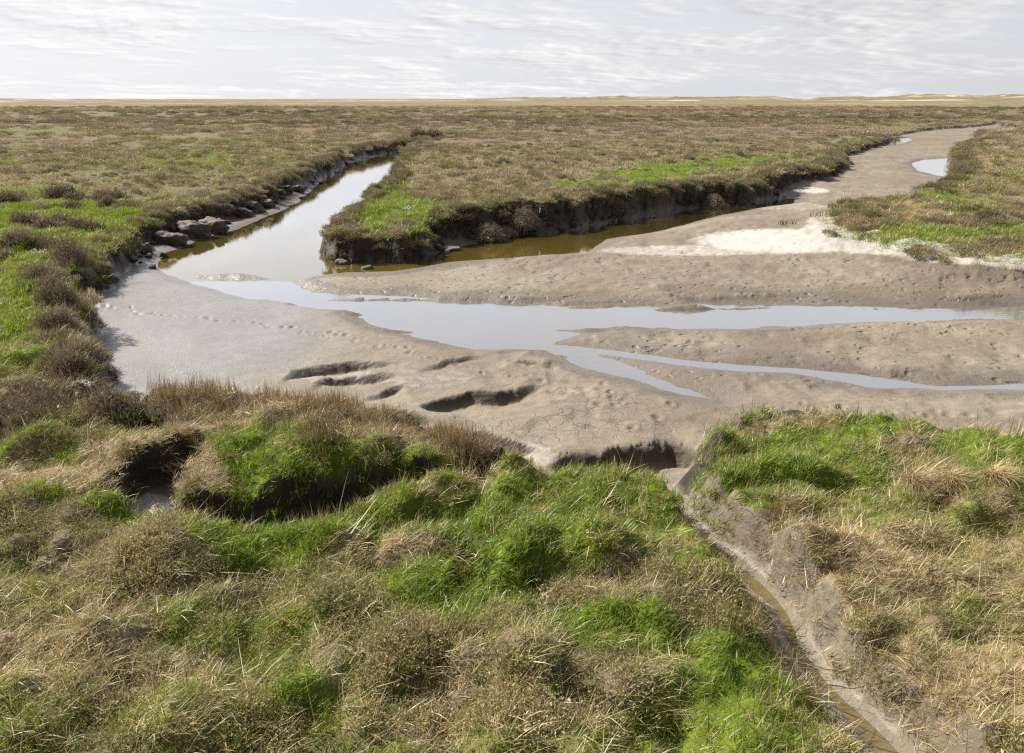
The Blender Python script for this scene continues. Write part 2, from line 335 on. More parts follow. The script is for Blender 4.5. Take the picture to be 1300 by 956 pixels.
def veg_mat(name, cols, alt, inst=True, trans=.28, sheen=.05):
    m, nt = mat(name)
    geo = N(nt, 'ShaderNodeNewGeometry')
    c = ramp(nt, geo.outputs['Random Per Island'], [(i / max(1, len(cols) - 1), cc) for i, cc in enumerate(cols)])
    if inst:
        t = attr(nt, 'tint', 'INSTANCER'); tx, ty = t[0], t[1]
    else:
        oi = N(nt, 'ShaderNodeObjectInfo'); tx = mathn(nt, 'MULTIPLY', oi.outputs['Random'], .5); ty = 1.0
    c = mixc(nt, tx, c, alt)
    if inst:
        mu = N(nt, 'ShaderNodeVectorMath', operation='SCALE'); L(nt, c, mu.inputs[0]); L(nt, ty, mu.inputs['Scale']); c = mu.outputs[0]
    d = N(nt, 'ShaderNodeBsdfDiffuse'); L(nt, c, d.inputs[0])
    tr = N(nt, 'ShaderNodeBsdfTranslucent'); L(nt, c, tr.inputs[0])
    ms = N(nt, 'ShaderNodeMixShader', i_0=trans); L(nt, d.outputs[0], ms.inputs[1]); L(nt, tr.outputs[0], ms.inputs[2])
    out = N(nt, 'ShaderNodeOutputMaterial')
    if sheen:
        gl = N(nt, 'ShaderNodeBsdfAnisotropic' if False else 'ShaderNodeBsdfGlossy'); gl.inputs['Roughness'].default_value = .45; gl.inputs[0].default_value = (.9, .9, .85, 1)
        m2 = N(nt, 'ShaderNodeMixShader', i_0=sheen); L(nt, ms.outputs[0], m2.inputs[1]); L(nt, gl.outputs[0], m2.inputs[2]); ms = m2
    L(nt, ms.outputs[0], out.inputs[0])
    return m

GREEN = [(.10,.165,.008),(.20,.30,.012),(.145,.225,.008),(.30,.39,.024),(.25,.275,.03)]
STRAW = [(.62,.45,.23),(.40,.265,.11),(.86,.70,.43),(.29,.22,.07),(.72,.52,.26)]
SCRUB = [(.42,.31,.19),(.58,.44,.28),(.30,.29,.09),(.54,.44,.29),(.44,.38,.16)]
HEATH = [(.24,.185,.13),(.35,.27,.195),(.28,.235,.13),(.49,.395,.295)]
STALK = [(.30,.19,.10),(.42,.30,.17),(.20,.135,.075),(.50,.37,.22)]
M_green = veg_mat('green_grass', GREEN, (.36,.33,.09), trans=.42)
M_straw = veg_mat('straw', STRAW, (.25,.27,.05), trans=.34)
M_scrub = veg_mat('scrub', SCRUB, (.20,.23,.05), trans=.28, sheen=0)
M_heath = veg_mat('heath', HEATH, (.23,.235,.06), trans=.3, sheen=.02)
M_heath1 = veg_mat('heath_single', HEATH, (.14,.105,.075), False, .15, .02)
M_stalk = veg_mat('stalk', STALK, (.22,.2,.08), trans=.2, sheen=.03)
M_green1 = veg_mat('green_grass_single', GREEN, (.27,.26,.07), False, .35)
M_straw1 = veg_mat('straw_single', STRAW, (.36,.28,.16), False, .2)
M_scrub1 = veg_mat('scrub_single', SCRUB, (.15,.11,.08), False, .12, .02)
M_flower = veg_mat('flowers', [(.8,.8,.74),(.7,.7,.62)], (.8,.8,.75), False, .2, 0)

def coord(nt): return N(nt, 'ShaderNodeNewGeometry').outputs['Position']

def mk_turf():
    m, nt = mat('turf'); P = coord(nt); a = attr(nt, 'cov'); b = attr(nt, 'zone')
    n1 = noise_t(nt, P, 1.3, 6, .65); n2 = noise_t(nt, P, 14, 4, .7); n3 = noise_t(nt, P, .05, 5, .6)
    br = ramp(nt, n2, [(.3, (.11,.082,.05)), (.5, (.20,.15,.10)), (.7, (.32,.245,.17))])
    pk = ramp(nt, n3, [(.35, (.16,.135,.085)), (.6, (.27,.205,.15))])
    brown = mixc(nt, .45, br, pk)
    gr = ramp(nt, n2, [(.3, (.07,.105,.012)), (.6, (.16,.21,.022))])
    st = ramp(nt, n2, [(.3, (.17,.12,.06)), (.65, (.33,.25,.14))])
    c = mixc(nt, ramp(nt, mathn(nt, 'ADD', a[0], mathn(nt, 'MULTIPLY_ADD', n1, .8, -.4)), [(.3, 0.0), (.6, 1.0)]), brown, gr)
    c = mixc(nt, mathn(nt, 'MULTIPLY', a[1], .8), c, st)
    tan = ramp(nt, noise_t(nt, P, .012, 6, .65), [(.35, (.18,.145,.075)), (.6, (.28,.23,.13)), (.72, (.36,.30,.19))])
    c = mixc(nt, b[0], c, tan)
    c = mixc(nt, b[1], c, (.62,.55,.44))
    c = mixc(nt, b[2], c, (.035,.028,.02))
    bs = N(nt, 'ShaderNodeBsdfPrincipled'); L(nt, c, bs.inputs['Base Color']); bs.inputs['Roughness'].default_value = .95; bs.inputs['Specular IOR Level'].default_value = .1
    bp = N(nt, 'ShaderNodeBump', i_Strength=.9, i_Distance=.05); L(nt, mathn(nt, 'ADD', n2, mathn(nt, 'MULTIPLY', n1, 2)), bp.inputs['Height']); L(nt, bp.outputs[0], bs.inputs['Normal'])
    o = N(nt, 'ShaderNodeOutputMaterial'); L(nt, bs.outputs[0], o.inputs[0]); return m

def mk_mud():
    m, nt = mat('mud'); P = coord(nt); a = attr(nt, 'cov'); b = attr(nt, 'zone')   # cov: pale, wet, cliff ; zone: crack, prints, stain
    n1 = noise_t(nt, P, .9, 6, .6); n2 = noise_t(nt, P, 7, 6, .65); n3 = noise_t(nt, P, 45, 3, .6)
    base = ramp(nt, n1, [(.3, (.225,.18,.122)), (.5, (.285,.236,.168)), (.7, (.335,.288,.215))])
    base = mixc(nt, mathn(nt, 'MULTIPLY', ramp(nt, n2, [(.42, 1.0), (.60, 0.0)]), .35), base, (.15,.115,.08))
    grey = ramp(nt, n2, [(.35, (.29,.278,.265)), (.65, (.39,.375,.36))])
    n5 = noise_t(nt, P, .22, 5, .6, .4)
    base = mixc(nt, ramp(nt, n5, [(.38, .55), (.58, 0.0)]), base, (.175,.13,.09))
    base = mixc(nt, mathn(nt, 'MULTIPLY', b[2], mathn(nt, 'MULTIPLY_ADD', n1, .9, .3), clamp=True), base, grey)
    pf = mathn(nt, 'ADD', a[0], mathn(nt, 'MULTIPLY_ADD', n2, .9, -.45))
    base = mixc(nt, mathn(nt, 'MULTIPLY', ramp(nt, pf, [(.25, 0.0), (.85, 1.0)]), .95), base, (.57,.525,.455))
    wf = ramp(nt, mathn(nt, 'ADD', a[1], mathn(nt, 'MULTIPLY_ADD', n1, .6, -.3)), [(.35, 0.0), (.7, 1.0)])
    base = mixc(nt, mathn(nt, 'MULTIPLY', wf, mathn(nt, 'MULTIPLY_ADD', b[2], -.34, .5)), base, (.14,.115,.09))
    # peat bank; the same dark colour paints shade onto the scarp faces
    mp = N(nt, 'ShaderNodeMapping'); mp.inputs['Scale'].default_value = (3.5, 3.5, 6); L(nt, P, mp.inputs[0])
    n4 = noise_t(nt, mp.outputs[0], 1, 6, .7)
    cl = ramp(nt, n4, [(.3, (.022,.015,.010)), (.5, (.05,.036,.024)), (.68, (.10,.075,.05)), (.8, (.2,.16,.12))])
    base = mixc(nt, a[2], base, cl)
    # shrinkage cracks
    vo = N(nt, 'ShaderNodeTexVoronoi', feature='DISTANCE_TO_EDGE'); vo.inputs['Scale'].default_value = 4.6
    wv = N(nt, 'ShaderNodeVectorMath', operation='ADD'); L(nt, P, wv.inputs[0])
    nn = N(nt, 'ShaderNodeTexNoise'); nn.inputs['Scale'].default_value = 3; nn.inputs['Detail'].default_value = 4; L(nt, P, nn.inputs[0])
    sc = N(nt, 'ShaderNodeVectorMath', operation='SCALE'); sc.inputs['Scale'].default_value = .35; L(nt, nn.outputs['Color'], sc.inputs[0]); L(nt, sc.outputs[0], wv.inputs[1]); L(nt, wv.outputs[0], vo.inputs[0])
    ck = mathn(nt, 'MULTIPLY', ramp(nt, vo.outputs['Distance'], [(.006, 1.0), (.03, 0.0)]), ramp(nt, mathn(nt, 'ADD', b[0], mathn(nt, 'MULTIPLY_ADD', n1, 3.2, -1.95)), [(.45, 0.0), (1.0, 1.0)]))
    base = mixc(nt, mathn(nt, 'MULTIPLY', ck, .35), base, (.07,.055,.04))
    # hoof and bird prints
    v2 = N(nt, 'ShaderNodeTexVoronoi', feature='F1'); v2.inputs['Scale'].default_value = 4.5; L(nt, wv.outputs[0], v2.inputs[0])
    pr = mathn(nt, 'MULTIPLY', ramp(nt, v2.outputs['Distance'], [(.12, 1.0), (.34, 0.0)]), mathn(nt, 'MULTIPLY', b[1], ramp(nt, n1, [(.35, 0.0), (.55, 1.0)])))
    base = mixc(nt, mathn(nt, 'MULTIPLY', pr, .25), base, (.13,.10,.07))
    bs = N(nt, 'ShaderNodeBsdfPrincipled'); L(nt, base, bs.inputs['Base Color'])
    ro = mathn(nt, 'SUBTRACT', .85, mathn(nt, 'MULTIPLY', wf, mathn(nt, 'MULTIPLY_ADD', n2, .45, .16)))
    ro = mathn(nt, 'SUBTRACT', ro, mathn(nt, 'MULTIPLY', b[2], .14))
    L(nt, ro, bs.inputs['Roughness']); bs.inputs['Specular IOR Level'].default_value = .45
    h = mathn(nt, 'ADD', mathn(nt, 'MULTIPLY', n2, mathn(nt, 'MULTIPLY_ADD', b[2], -.2, .5)), mathn(nt, 'MULTIPLY', n3, .16))
    h = mathn(nt, 'SUBTRACT', h, mathn(nt, 'MULTIPLY', pr, .55)); h = mathn(nt, 'SUBTRACT', h, mathn(nt, 'MULTIPLY', ck, .25))
    h = mathn(nt, 'ADD', h, mathn(nt, 'MULTIPLY', mathn(nt, 'MULTIPLY', n4, a[2]), 2.2))
    bp = N(nt, 'ShaderNodeBump', i_Strength=.85, i_Distance=.06); L(nt, h, bp.inputs['Height']); L(nt, bp.outputs[0], bs.inputs['Normal'])
    o = N(nt, 'ShaderNodeOutputMaterial'); L(nt, bs.outputs[0], o.inputs[0]); return m

def mk_water(name, bed, bump, rough, gain, clear=False):
    m, nt = mat(name); P = coord(nt)
    mp = N(nt, 'ShaderNodeMapping'); mp.inputs['Scale'].default_value = (1.0, 3.0, 1); L(nt, P, mp.inputs[0])
    n1 = noise_t(nt, mp.outputs[0], 3.0, 3, .5); n2 = noise_t(nt, P, .5, 3, .5)
    bp = N(nt, 'ShaderNodeBump', i_Strength=bump, i_Distance=.02); L(nt, n1, bp.inputs['Height'])
    d = N(nt, 'ShaderNodeBsdfTransparent' if clear else 'ShaderNodeBsdfDiffuse'); L(nt, ramp(nt, n2, [(.3, tuple(v * .8 for v in bed)), (.7, bed)]), d.inputs[0])
    if clear:                                     # pale silt colour mixed in to paint the film's silvery sheen
        dd = N(nt, 'ShaderNodeBsdfDiffuse'); dd.inputs[0].default_value = (.40, .385, .37, 1); mm = N(nt, 'ShaderNodeMixShader', i_0=.5); L(nt, d.outputs[0], mm.inputs[1]); L(nt, dd.outputs[0], mm.inputs[2]); d = mm
    g = N(nt, 'ShaderNodeBsdfGlossy'); g.inputs['Roughness'].default_value = rough; g.inputs[0].default_value = (1, 1, 1, 1); L(nt, bp.outputs[0], g.inputs['Normal'])
    f = N(nt, 'ShaderNodeFresnel', i_IOR=1.36)
    ms = N(nt, 'ShaderNodeMixShader'); L(nt, mathn(nt, 'MINIMUM', mathn(nt, 'MULTIPLY', f.outputs[0], gain), .93), ms.inputs[0]); L(nt, d.outputs[0], ms.inputs[1]); L(nt, g.outputs[0], ms.inputs[2])
    o = N(nt, 'ShaderNodeOutputMaterial'); L(nt, ms.outputs[0], o.inputs[0]); return m
M_turf = mk_turf(); M_mud = mk_mud()
M_creek = mk_water('creek_water', (.22,.15,.025), .05, .02, 2.1)
M_stream = mk_water('stream_water', (.88,.86,.83), .16, .08, 2.7, True)
M_ditch = mk_water('ditch_water', (.20,.145,.065), .12, .05, 1.6)

# ------------------------------------------------------------------ mesh helpers
def mesh_np(name, V, quads=None, tris=None, smooth=False, mats=()):
    me = bpy.data.meshes.new(name)
    V = np.asarray(V, np.float32); nq = 0 if quads is None else len(quads); ntr = 0 if tris is None else len(tris)
    me.vertices.add(len(V)); me.vertices.foreach_set('co', V.ravel())
    idx = np.concatenate(([np.asarray(quads, np.int32).ravel()] if nq else []) + ([np.asarray(tris, np.int32).ravel()] if ntr else []))
    me.loops.add(len(idx)); me.loops.foreach_set('vertex_index', idx)
    me.polygons.add(nq + ntr)
    ls = np.concatenate([np.arange(nq) * 4, nq * 4 + np.arange(ntr) * 3]).astype(np.int32)
    me.polygons.foreach_set('loop_start', ls)
    if smooth: me.polygons.foreach_set('use_smooth', np.ones(nq + ntr, bool))
    for m in mats: me.materials.append(m)
    me.update(calc_edges=True); return me
def vattr(me, name, data):
    a = me.attributes.new(name, 'FLOAT_VECTOR', 'POINT'); a.data.foreach_set('vector', np.asarray(data, np.float32).ravel())
def link(name, me, parent=None, label=None, cat=None, kind=None, group=None, loc=None):
    o = bpy.data.objects.new(name, me); COL.objects.link(o)
    if parent: o.parent = parent
    for k, v in (('label', label), ('category', cat), ('kind', kind), ('group', group)):
        if v: o[k] = v
    if loc is not None: o.location = loc
    return o

# ------------------------------------------------------------------ ground
def build_ground():
    rr = [np.linspace(.05, 2, 24)[:-1]]
    rr.append(2 * 1.0042 ** np.arange(0, int(math.log(4.2) / math.log(1.0042)) + 1)); r8 = rr[-1][-1]
    rr.append(r8 * 1.0054 ** np.arange(1, int(math.log(150 / r8) / math.log(1.0054)) + 1))
    last = rr[-1][-1]; rr.append(last * 1.013 ** np.arange(1, int(math.log(9000 / last) / math.log(1.013)) + 1))
    rr = np.concatenate(rr)
    th = np.concatenate([np.arange(R(-62), R(-37), .008), np.arange(R(-37), R(37), .00165), np.arange(R(37), R(62), .008)])
    th = np.concatenate([th, np.arange(R(62), R(360 - 62), .06)]); nth = len(th); nr = len(rr)
    X = (rr[:, None] * np.sin(th)[None]).ravel(); Y = (rr[:, None] * np.cos(th)[None]).ravel()
    T = terrain(X, Y)
    Z = T['z']
    # the earth curves away just enough to close the ground with the sky
    cl = classes(X, Y)
    V = np.stack([X, Y, Z], 1)
    i = np.arange(nr - 1)[:, None] * nth; j = np.arange(nth)[None]; j2 = (j + 1) % nth
    Q = np.stack([i + j, i + j2, i + nth + j2, i + nth + j], 2).reshape(-1, 4)
    s = T['s']; r = T['r']; px, py = T['px'], T['py']; sq = s[Q]
    mud = sq.max(1) > 0.03
    dn = (dune_height(X, Y) > .25) & (r > 480); dune = dn[Q].all(1) & ~mud
    az = np.arctan2(X, Y)
    # turf attributes
    covt = np.stack([cl['g'], cl['s'], cl['b']], 1)
    tan = sstep(330, 430, r + 60 * fbm(X / 60, Y / 30, 3, 81)) * (.55 + .45 * sstep(-.25, .05, az))
    tan = np.maximum(tan, .55 * sstep(1, .5, np.hypot((px - 1270) / 110, (py - 205) / 40)))
    sand = sstep(.42, .6, fbm(X / 90, Y / 50, 3, 83)) * sstep(900, 1000, r) * .8
    sand = np.maximum(sand, sstep(.55, .7, fbm(X / 60, Y / 25, 3, 84)) * sstep(420, 500, r) * .6)
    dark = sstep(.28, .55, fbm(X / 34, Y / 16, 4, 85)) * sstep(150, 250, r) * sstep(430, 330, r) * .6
    zt = np.stack([tan, sand, dark], 1)
    # mud attributes
    tx_, ty_ = px, py; px, py = proj(X, Y, Z)
    pale = np.zeros(len(X))
    for (cx, cy, rx, ry, a) in ((1000,306,120,16,.9),(1080,292,60,26,.9),(1130,306,90,12,.9),(1180,316,120,9,.95),(1270,326,130,10,1.0),(1360,333,110,11,1.0),(880,318,120,7,.6),(1030,242,24,4,.8),(1035,206,26,7,1.0),(540,480,70,14,.34),(650,578,60,20,.42),(620,548,50,8,.3),(1000,262,60,5,.4),(470,322,45,6,.45),(1010,232,26,8,.4),(190,640,30,14,.8),(180,520,25,20,.6),(440,480,60,10,.4)):
        pale = np.maximum(pale, a * soft(px, py, (cx, cy, rx, ry)))
    pale = np.maximum(pale, .55 * (T['sa'] > 0) * sstep(.62, 1.15, T['ta'] + .22 * fbm(X * 3, Y * 3, 3, 87)) * (T['right'] > .5) * sstep(.02, -.01, T['sd']))
    wet = (1 - .5 * sstep(0, .1, T['sw'])) * sstep(-1.1, -.05, T['sw'] + .35 * fbm(X * .9, Y * .9, 3, 88)) * .9 * (py < 520)
    wet = np.maximum(wet, .85 * soft(px, py, (190, 415, 240, 85)) + .3 * soft(px, py, (200, 350, 140, 40)))
    wet = np.maximum(wet, .45 * soft(px, py, (430, 460, 260, 50))); wet = np.maximum(wet, .9 * soft(px, py, (440, 215, 90, 30)))
    wet = np.maximum(wet, .6 * (T['sa'] > 0) * sstep(-.05, 0, T['sd']))
    cliff = sstep(.01, .12, T['t']) * sstep(.99, .80, T['t'])
    gent = soft(px, py, (1220, 305, 260, 60)) + soft(px, py, (1045, 207, 26, 9))
    cliff = cliff * (1 - np.clip(gent, 0, 1) * .75)
    cliff = np.where((T['sa'] > 0) & (T['right'] > .5), cliff * .35, cliff)
    cliff = np.maximum(cliff, .8 * T['pit'])  # scarp faces painted dark as well, adding to their shade
    cliff = np.where((T['s'] < .06) & ~((T['sa'] > -.1) & (T['right'] > .5)), np.maximum(cliff, .8), cliff)
    crack = np.maximum(soft(px, py, (720, 535, 180, 45)), .55 * soft(px, py, (500, 470, 260, 60)))
    prints = np.clip(soft(px, py, (850, 355, 520, 34)) + soft(px, py, (1120, 440, 360, 60)) + .6 * soft(px, py, (1120, 230, 160, 40)), 0, 1)
    stain = np.clip(soft(px, py, (170, 400, 250, 110)) + .5 * soft(px, py, (430, 215, 120, 40)), 0, 1)
    covm = np.stack([pale, wet, cliff], 1); zm = np.stack([crack, prints, stain], 1)
    def piece(name, mask, m, A, B, label, cat):
        q = Q[mask]; u, inv = np.unique(q, return_inverse=True)
        me = mesh_np(name, V[u], inv.reshape(-1, 4), smooth=True, mats=[m])
        vattr(me, 'cov', A[u]); vattr(me, 'zone', B[u])
        return link(name, me, label=label, cat=cat, kind='structure')
    piece('marsh_ground', ~mud & ~dune, M_turf, covt, zt, 'flat salt marsh ground under brown scrub and green turf', 'ground')
    piece('mudflat', mud, M_mud, covm, zm, 'bare grey brown tidal mud with dark eroded banks', 'mud')
    piece('dunes', dune, M_turf, covt, zt, 'low tan grassy dunes along the horizon', 'dunes')
    # water sheets: level, cut from the same plan, running a hand's width under the mud
    def water(name, sd, lev, m, label, sel=None):
        mm = (sd[Q].max(1) > (-.06 if name == 'ditch_water' else -.35)) & (r[Q].max(1) < 130)
        if sel is not None: mm &= sel
        q = Q[mm]; u, inv = np.unique(q, return_inverse=True)
        P = V[u].copy(); P[:, 2] = lev
        link(name, mesh_np(name, P, inv.reshape(-1, 4), smooth=True, mats=[m]), label=label, cat='water', kind='structure')
    divide = (proj(X, Y, WL)[1] > 358)
    # creek pool versus shallow stream: split along one row of the sheet
    water('creek_water', T['sc'], WL, M_creek, 'still bright water of the main creek', ~divide[Q].any(1))
    water('stream_water', T['sc'], WL, M_stream, 'shallow rippled stream spreading over the mud', divide[Q].any(1))
    fr = Y > 58
    water('pond_water', T['sp'], WP[0], M_creek, 'bright pool in the creek bed beside the right hand marsh', ~fr[Q].any(1))
    water('puddle_water', T['sp'], WP[1], M_creek, 'small bright puddle at the far bend of the creek bed', fr[Q].any(1))
    water('ditch_water', T['sd'], WG - .004, M_ditch, 'brown water in the narrow foreground ditch')
build_ground()

# ------------------------------------------------------------------ plants: small meshes that get scattered
def blades(n, rad, l0, l1, wid, lean0, lean1, curl0, curl1, seed, az=None, azs=9, seg=3):
    g = np.random.default_rng(seed)
    a = g.uniform(0, 2 * np.pi, n); rr = rad * np.sqrt(g.uniform(0, 1, n)); Ln = g.uniform(l0, l1, n)
    b = np.stack([rr * np.cos(a), rr * np.sin(a), np.full(n, -.02)], 1)
    d = g.uniform(0, 2 * np.pi, n) if az is None else az + g.normal(0, azs, n)
    ph = g.uniform(lean0, lean1, n); cu = g.uniform(curl0, curl1, n)
    tw = d + np.pi / 2 + g.normal(0, .7, n)
    side = np.stack([np.cos(tw), np.sin(tw), g.normal(0, .15, n)], 1)
    rows = []; p = b.copy()
    w = wid * g.uniform(.6, 1.4, n)
    for k in range(seg + 1):
        f = k / seg
        ww = (w * (1 - f ** 1.6) * .5)[:, None]
        if k < seg: rows += [p - side * ww, p + side * ww]
        else: rows += [p.copy()]
        an = ph + cu * f
        p = p + np.stack([np.sin(an) * np.cos(d), np.sin(an) * np.sin(d), np.cos(an)], 1) * (Ln / seg)[:, None]
    nv = len(rows); V = np.stack(rows, 1).reshape(-1, 3)
    o = np.arange(n)[:, None] * nv
    q = np.concatenate([o + np.array([[2 * k, 2 * k + 1, 2 * k + 3, 2 * k + 2]]) for k in range(seg - 1)])
    t = o + np.array([[2 * seg - 2, 2 * seg - 1, 2 * seg]])
    return V, q, t
def leaves(n, rx, ry, rz, size, seed, asp=2.0, shell=.45, rough=.25):
    g = np.random.default_rng(seed)
    d = g.normal(0, 1, (n, 3)); d[:, 2] = np.abs(d[:, 2]) * 1.0; d /= np.linalg.norm(d, axis=1)[:, None]
    k = g.uniform(0, 1, n) ** shell
    lump = 1 + rough * np.sin(d[:, 0] * 5 + seed) * np.cos(d[:, 1] * 6 + seed * 2) + rough * .6 * np.sin(d[:, 0] * 13 + d[:, 1] * 11 + seed)
    c = d * (k * lump)[:, None] * np.array([rx, ry, rz])
    u = d * .9 + g.normal(0, .75, (n, 3)); u[:, 2] += .3; u /= np.linalg.norm(u, axis=1)[:, None]
    v = np.cross(u, g.normal(0, 1, (n, 3))); v /= np.linalg.norm(v, axis=1)[:, None] + 1e-6
    s = (size * g.uniform(.55, 1.5, n))[:, None]
    V = np.stack([c - u * s * asp * .5, c + v * s * .5, c + u * s * asp * .5, c - v * s * .5], 1).reshape(-1, 3)
    q = np.arange(n * 4).reshape(-1, 4)
    return V, q, np.zeros((0, 3), int)
def hairdome(n, rx, rz, l0, l1, wid, seed, rough=.2):
    g = np.random.default_rng(seed)
    d = g.normal(0, 1, (n, 3)); d[:, 2] = np.abs(d[:, 2]); d /= np.linalg.norm(d, axis=1)[:, None]
    lump = 1 + rough * np.sin(d[:, 0] * 4 + seed) * np.cos(d[:, 1] * 5 + seed * 2) + rough * .6 * np.sin(d[:, 0] * 9 + d[:, 1] * 8 + seed)
    c = d * (lump * g.uniform(.55, .95, n))[:, None] * np.array([rx, rx, rz])
    u = d * .7 + g.normal(0, .38, (n, 3)); u[:, 2] += .55; u /= np.linalg.norm(u, axis=1)[:, None]
    v = np.cross(u, g.normal(0, 1, (n, 3))); v /= np.linalg.norm(v, axis=1)[:, None] + 1e-6
    ln = g.uniform(l0, l1, n)[:, None]; w = (wid * g.uniform(.6, 1.4, n))[:, None] * .5
    m = c + u * ln * .55; t = c + u * ln + np.stack([np.zeros(n), np.zeros(n), g.uniform(-.35, .05, n)], 1) * ln
    V = np.stack([c - v * w, c + v * w, m - v * w * .8, m + v * w * .8, t], 1).reshape(-1, 3); o = np.arange(n)[:, None] * 5
    return V, o + np.array([[0, 1, 3, 2]]), o + np.array([[2, 3, 4]])
def join(*parts):
    Vs, qs, ts, o = [], [], [], 0
    for V, q, t in parts:
        Vs.append(V); qs.append(q + o); ts.append(t + o); o += len(V)
    return np.concatenate(Vs), np.concatenate(qs), np.concatenate(ts)
def proto(name, part, m):
    V, q, t = part
    return bpy.data.objects.new(name, mesh_np(name, V, q if len(q) else None, t if len(t) else None, mats=[m]))

def scatter(name, pts, rot, scl, tint, protos, pick, label, cat):
    n = len(pts)
    me = bpy.data.meshes.new(name); me.vertices.add(n); me.vertices.foreach_set('co', np.asarray(pts, np.float32).ravel())
    vattr(me, 'rot', rot); vattr(me, 'scl', scl); vattr(me, 'tint', tint)
    a = me.attributes.new('pick', 'INT', 'POINT'); a.data.foreach_set('value', np.asarray(pick, np.int32))
    ng = bpy.data.node_groups.new(name, 'GeometryNodeTree')
    ng.interface.new_socket('Geometry', in_out='INPUT', socket_type='NodeSocketGeometry'); ng.interface.new_socket('Geometry', in_out='OUTPUT', socket_type='NodeSocketGeometry')
    gi = ng.nodes.new('NodeGroupInput'); go = ng.nodes.new('NodeGroupOutput')
    jn = ng.nodes.new('GeometryNodeGeometryToInstance')
    for p in reversed(protos):
        oi = ng.nodes.new('GeometryNodeObjectInfo'); oi.inputs['Object'].default_value = p
        ng.links.new(oi.outputs['Geometry'], jn.inputs[0])
    ip = ng.nodes.new('GeometryNodeInstanceOnPoints'); ip.inputs['Pick Instance'].default_value = True
    ng.links.new(gi.outputs[0], ip.inputs['Points']); ng.links.new(jn.outputs[0], ip.inputs['Instance'])
    def na(nm, t):
        x = ng.nodes.new('GeometryNodeInputNamedAttribute'); x.data_type = t; x.inputs['Name'].default_value = nm; return x.outputs['Attribute']
    ng.links.new(na('pick', 'INT'), ip.inputs['Instance Index']); ng.links.new(na('scl', 'FLOAT_VECTOR'), ip.inputs['Scale'])
    e2r = ng.nodes.new('FunctionNodeEulerToRotation'); ng.links.new(na('rot', 'FLOAT_VECTOR'), e2r.inputs[0]); ng.links.new(e2r.outputs[0], ip.inputs['Rotation'])
    ng.links.new(ip.outputs[0], go.inputs[0])
    o = link(name, me, label=label, cat=cat, kind='stuff')
    md = o.modifiers.new('scatter', 'NODES'); md.node_group = ng
    return o

def sample(n, r0, r1, half=R(45)):
    r = np.sqrt(rng.uniform(r0 * r0, r1 * r1, n)); a = rng.uniform(-half, half, n)
    return r * np.sin(a), r * np.cos(a)
GRASSP = [proto('p', blades(28, .07, .045, .10, .0042, .1, .9, .2, 1.2, 100 + k, az=.3, azs=1.1), M_green) for k in range(5)] + \
         [proto('p', blades(30, .16, .07, .16, .009, .1, .9, .2, 1.1, 120 + k, az=.3, azs=1.2, seg=2), M_green) for k in range(4)]
STEMP = [proto('p', blades(4, .12, .22, .48, .0055, .7, 1.5, .0, .5, 260 + k, az=.1, azs=1.6), M_straw) for k in range(3)]
STRAWP = [proto('p', blades(22, .09, .06, .18, .0042, .6, 1.5, .1, .8, 200 + k, az=.2, azs=1.0), M_straw) for k in range(5)] + \
         [proto('p', blades(26, .20, .09, .25, .009, .6, 1.4, .2, .8, 220 + k, az=.2, azs=1.2, seg=2), M_straw) for k in range(4)] + STEMP
SCRUBP = [proto('p', join(leaves(560, .16, .16, .09, .0066, 300 + k, 2.4), blades(30, .14, .06, .17, .004, .1, 1.0, -.3, .5, 320 + k, seg=2)), M_scrub) for k in range(5)] + \
         [proto('p', hairdome(650, .34, .20, .07, .15, .011, 340 + k), M_heath) for k in range(4)] + \
         [proto('p', hairdome(420, .85, .34, .14, .28, .035, 360 + k, .35), M_heath) for k in range(4)]
STALKP = [proto('p', blades(12, .10, .10, .25, .0055, 0, .4, -.1, .5, 400 + k, seg=2), M_stalk) for k in range(5)]

bank = {k: [] for k in 'gsbk'}
def put(kind, x, y, z, sx, sz, tilt, mixa, bright, pick):
    n = len(x)
    rot = np.stack([rng.normal(0, tilt, n), rng.normal(0, tilt, n), rng.uniform(0, 6.283, n)], 1)
    if kind in 'gs': rot[:, 2] = rng.normal(0, 1.0, n)
    sx = np.broadcast_to(sx, (n,)); sz = np.broadcast_to(sz, (n,))
    bank[kind].append((np.stack([x, y, z], 1), rot, np.stack([sx, sx, sz], 1), np.stack([np.broadcast_to(mixa, (n,)), np.broadcast_to(bright, (n,)), np.zeros(n)], 1), np.broadcast_to(pick, (n,))))

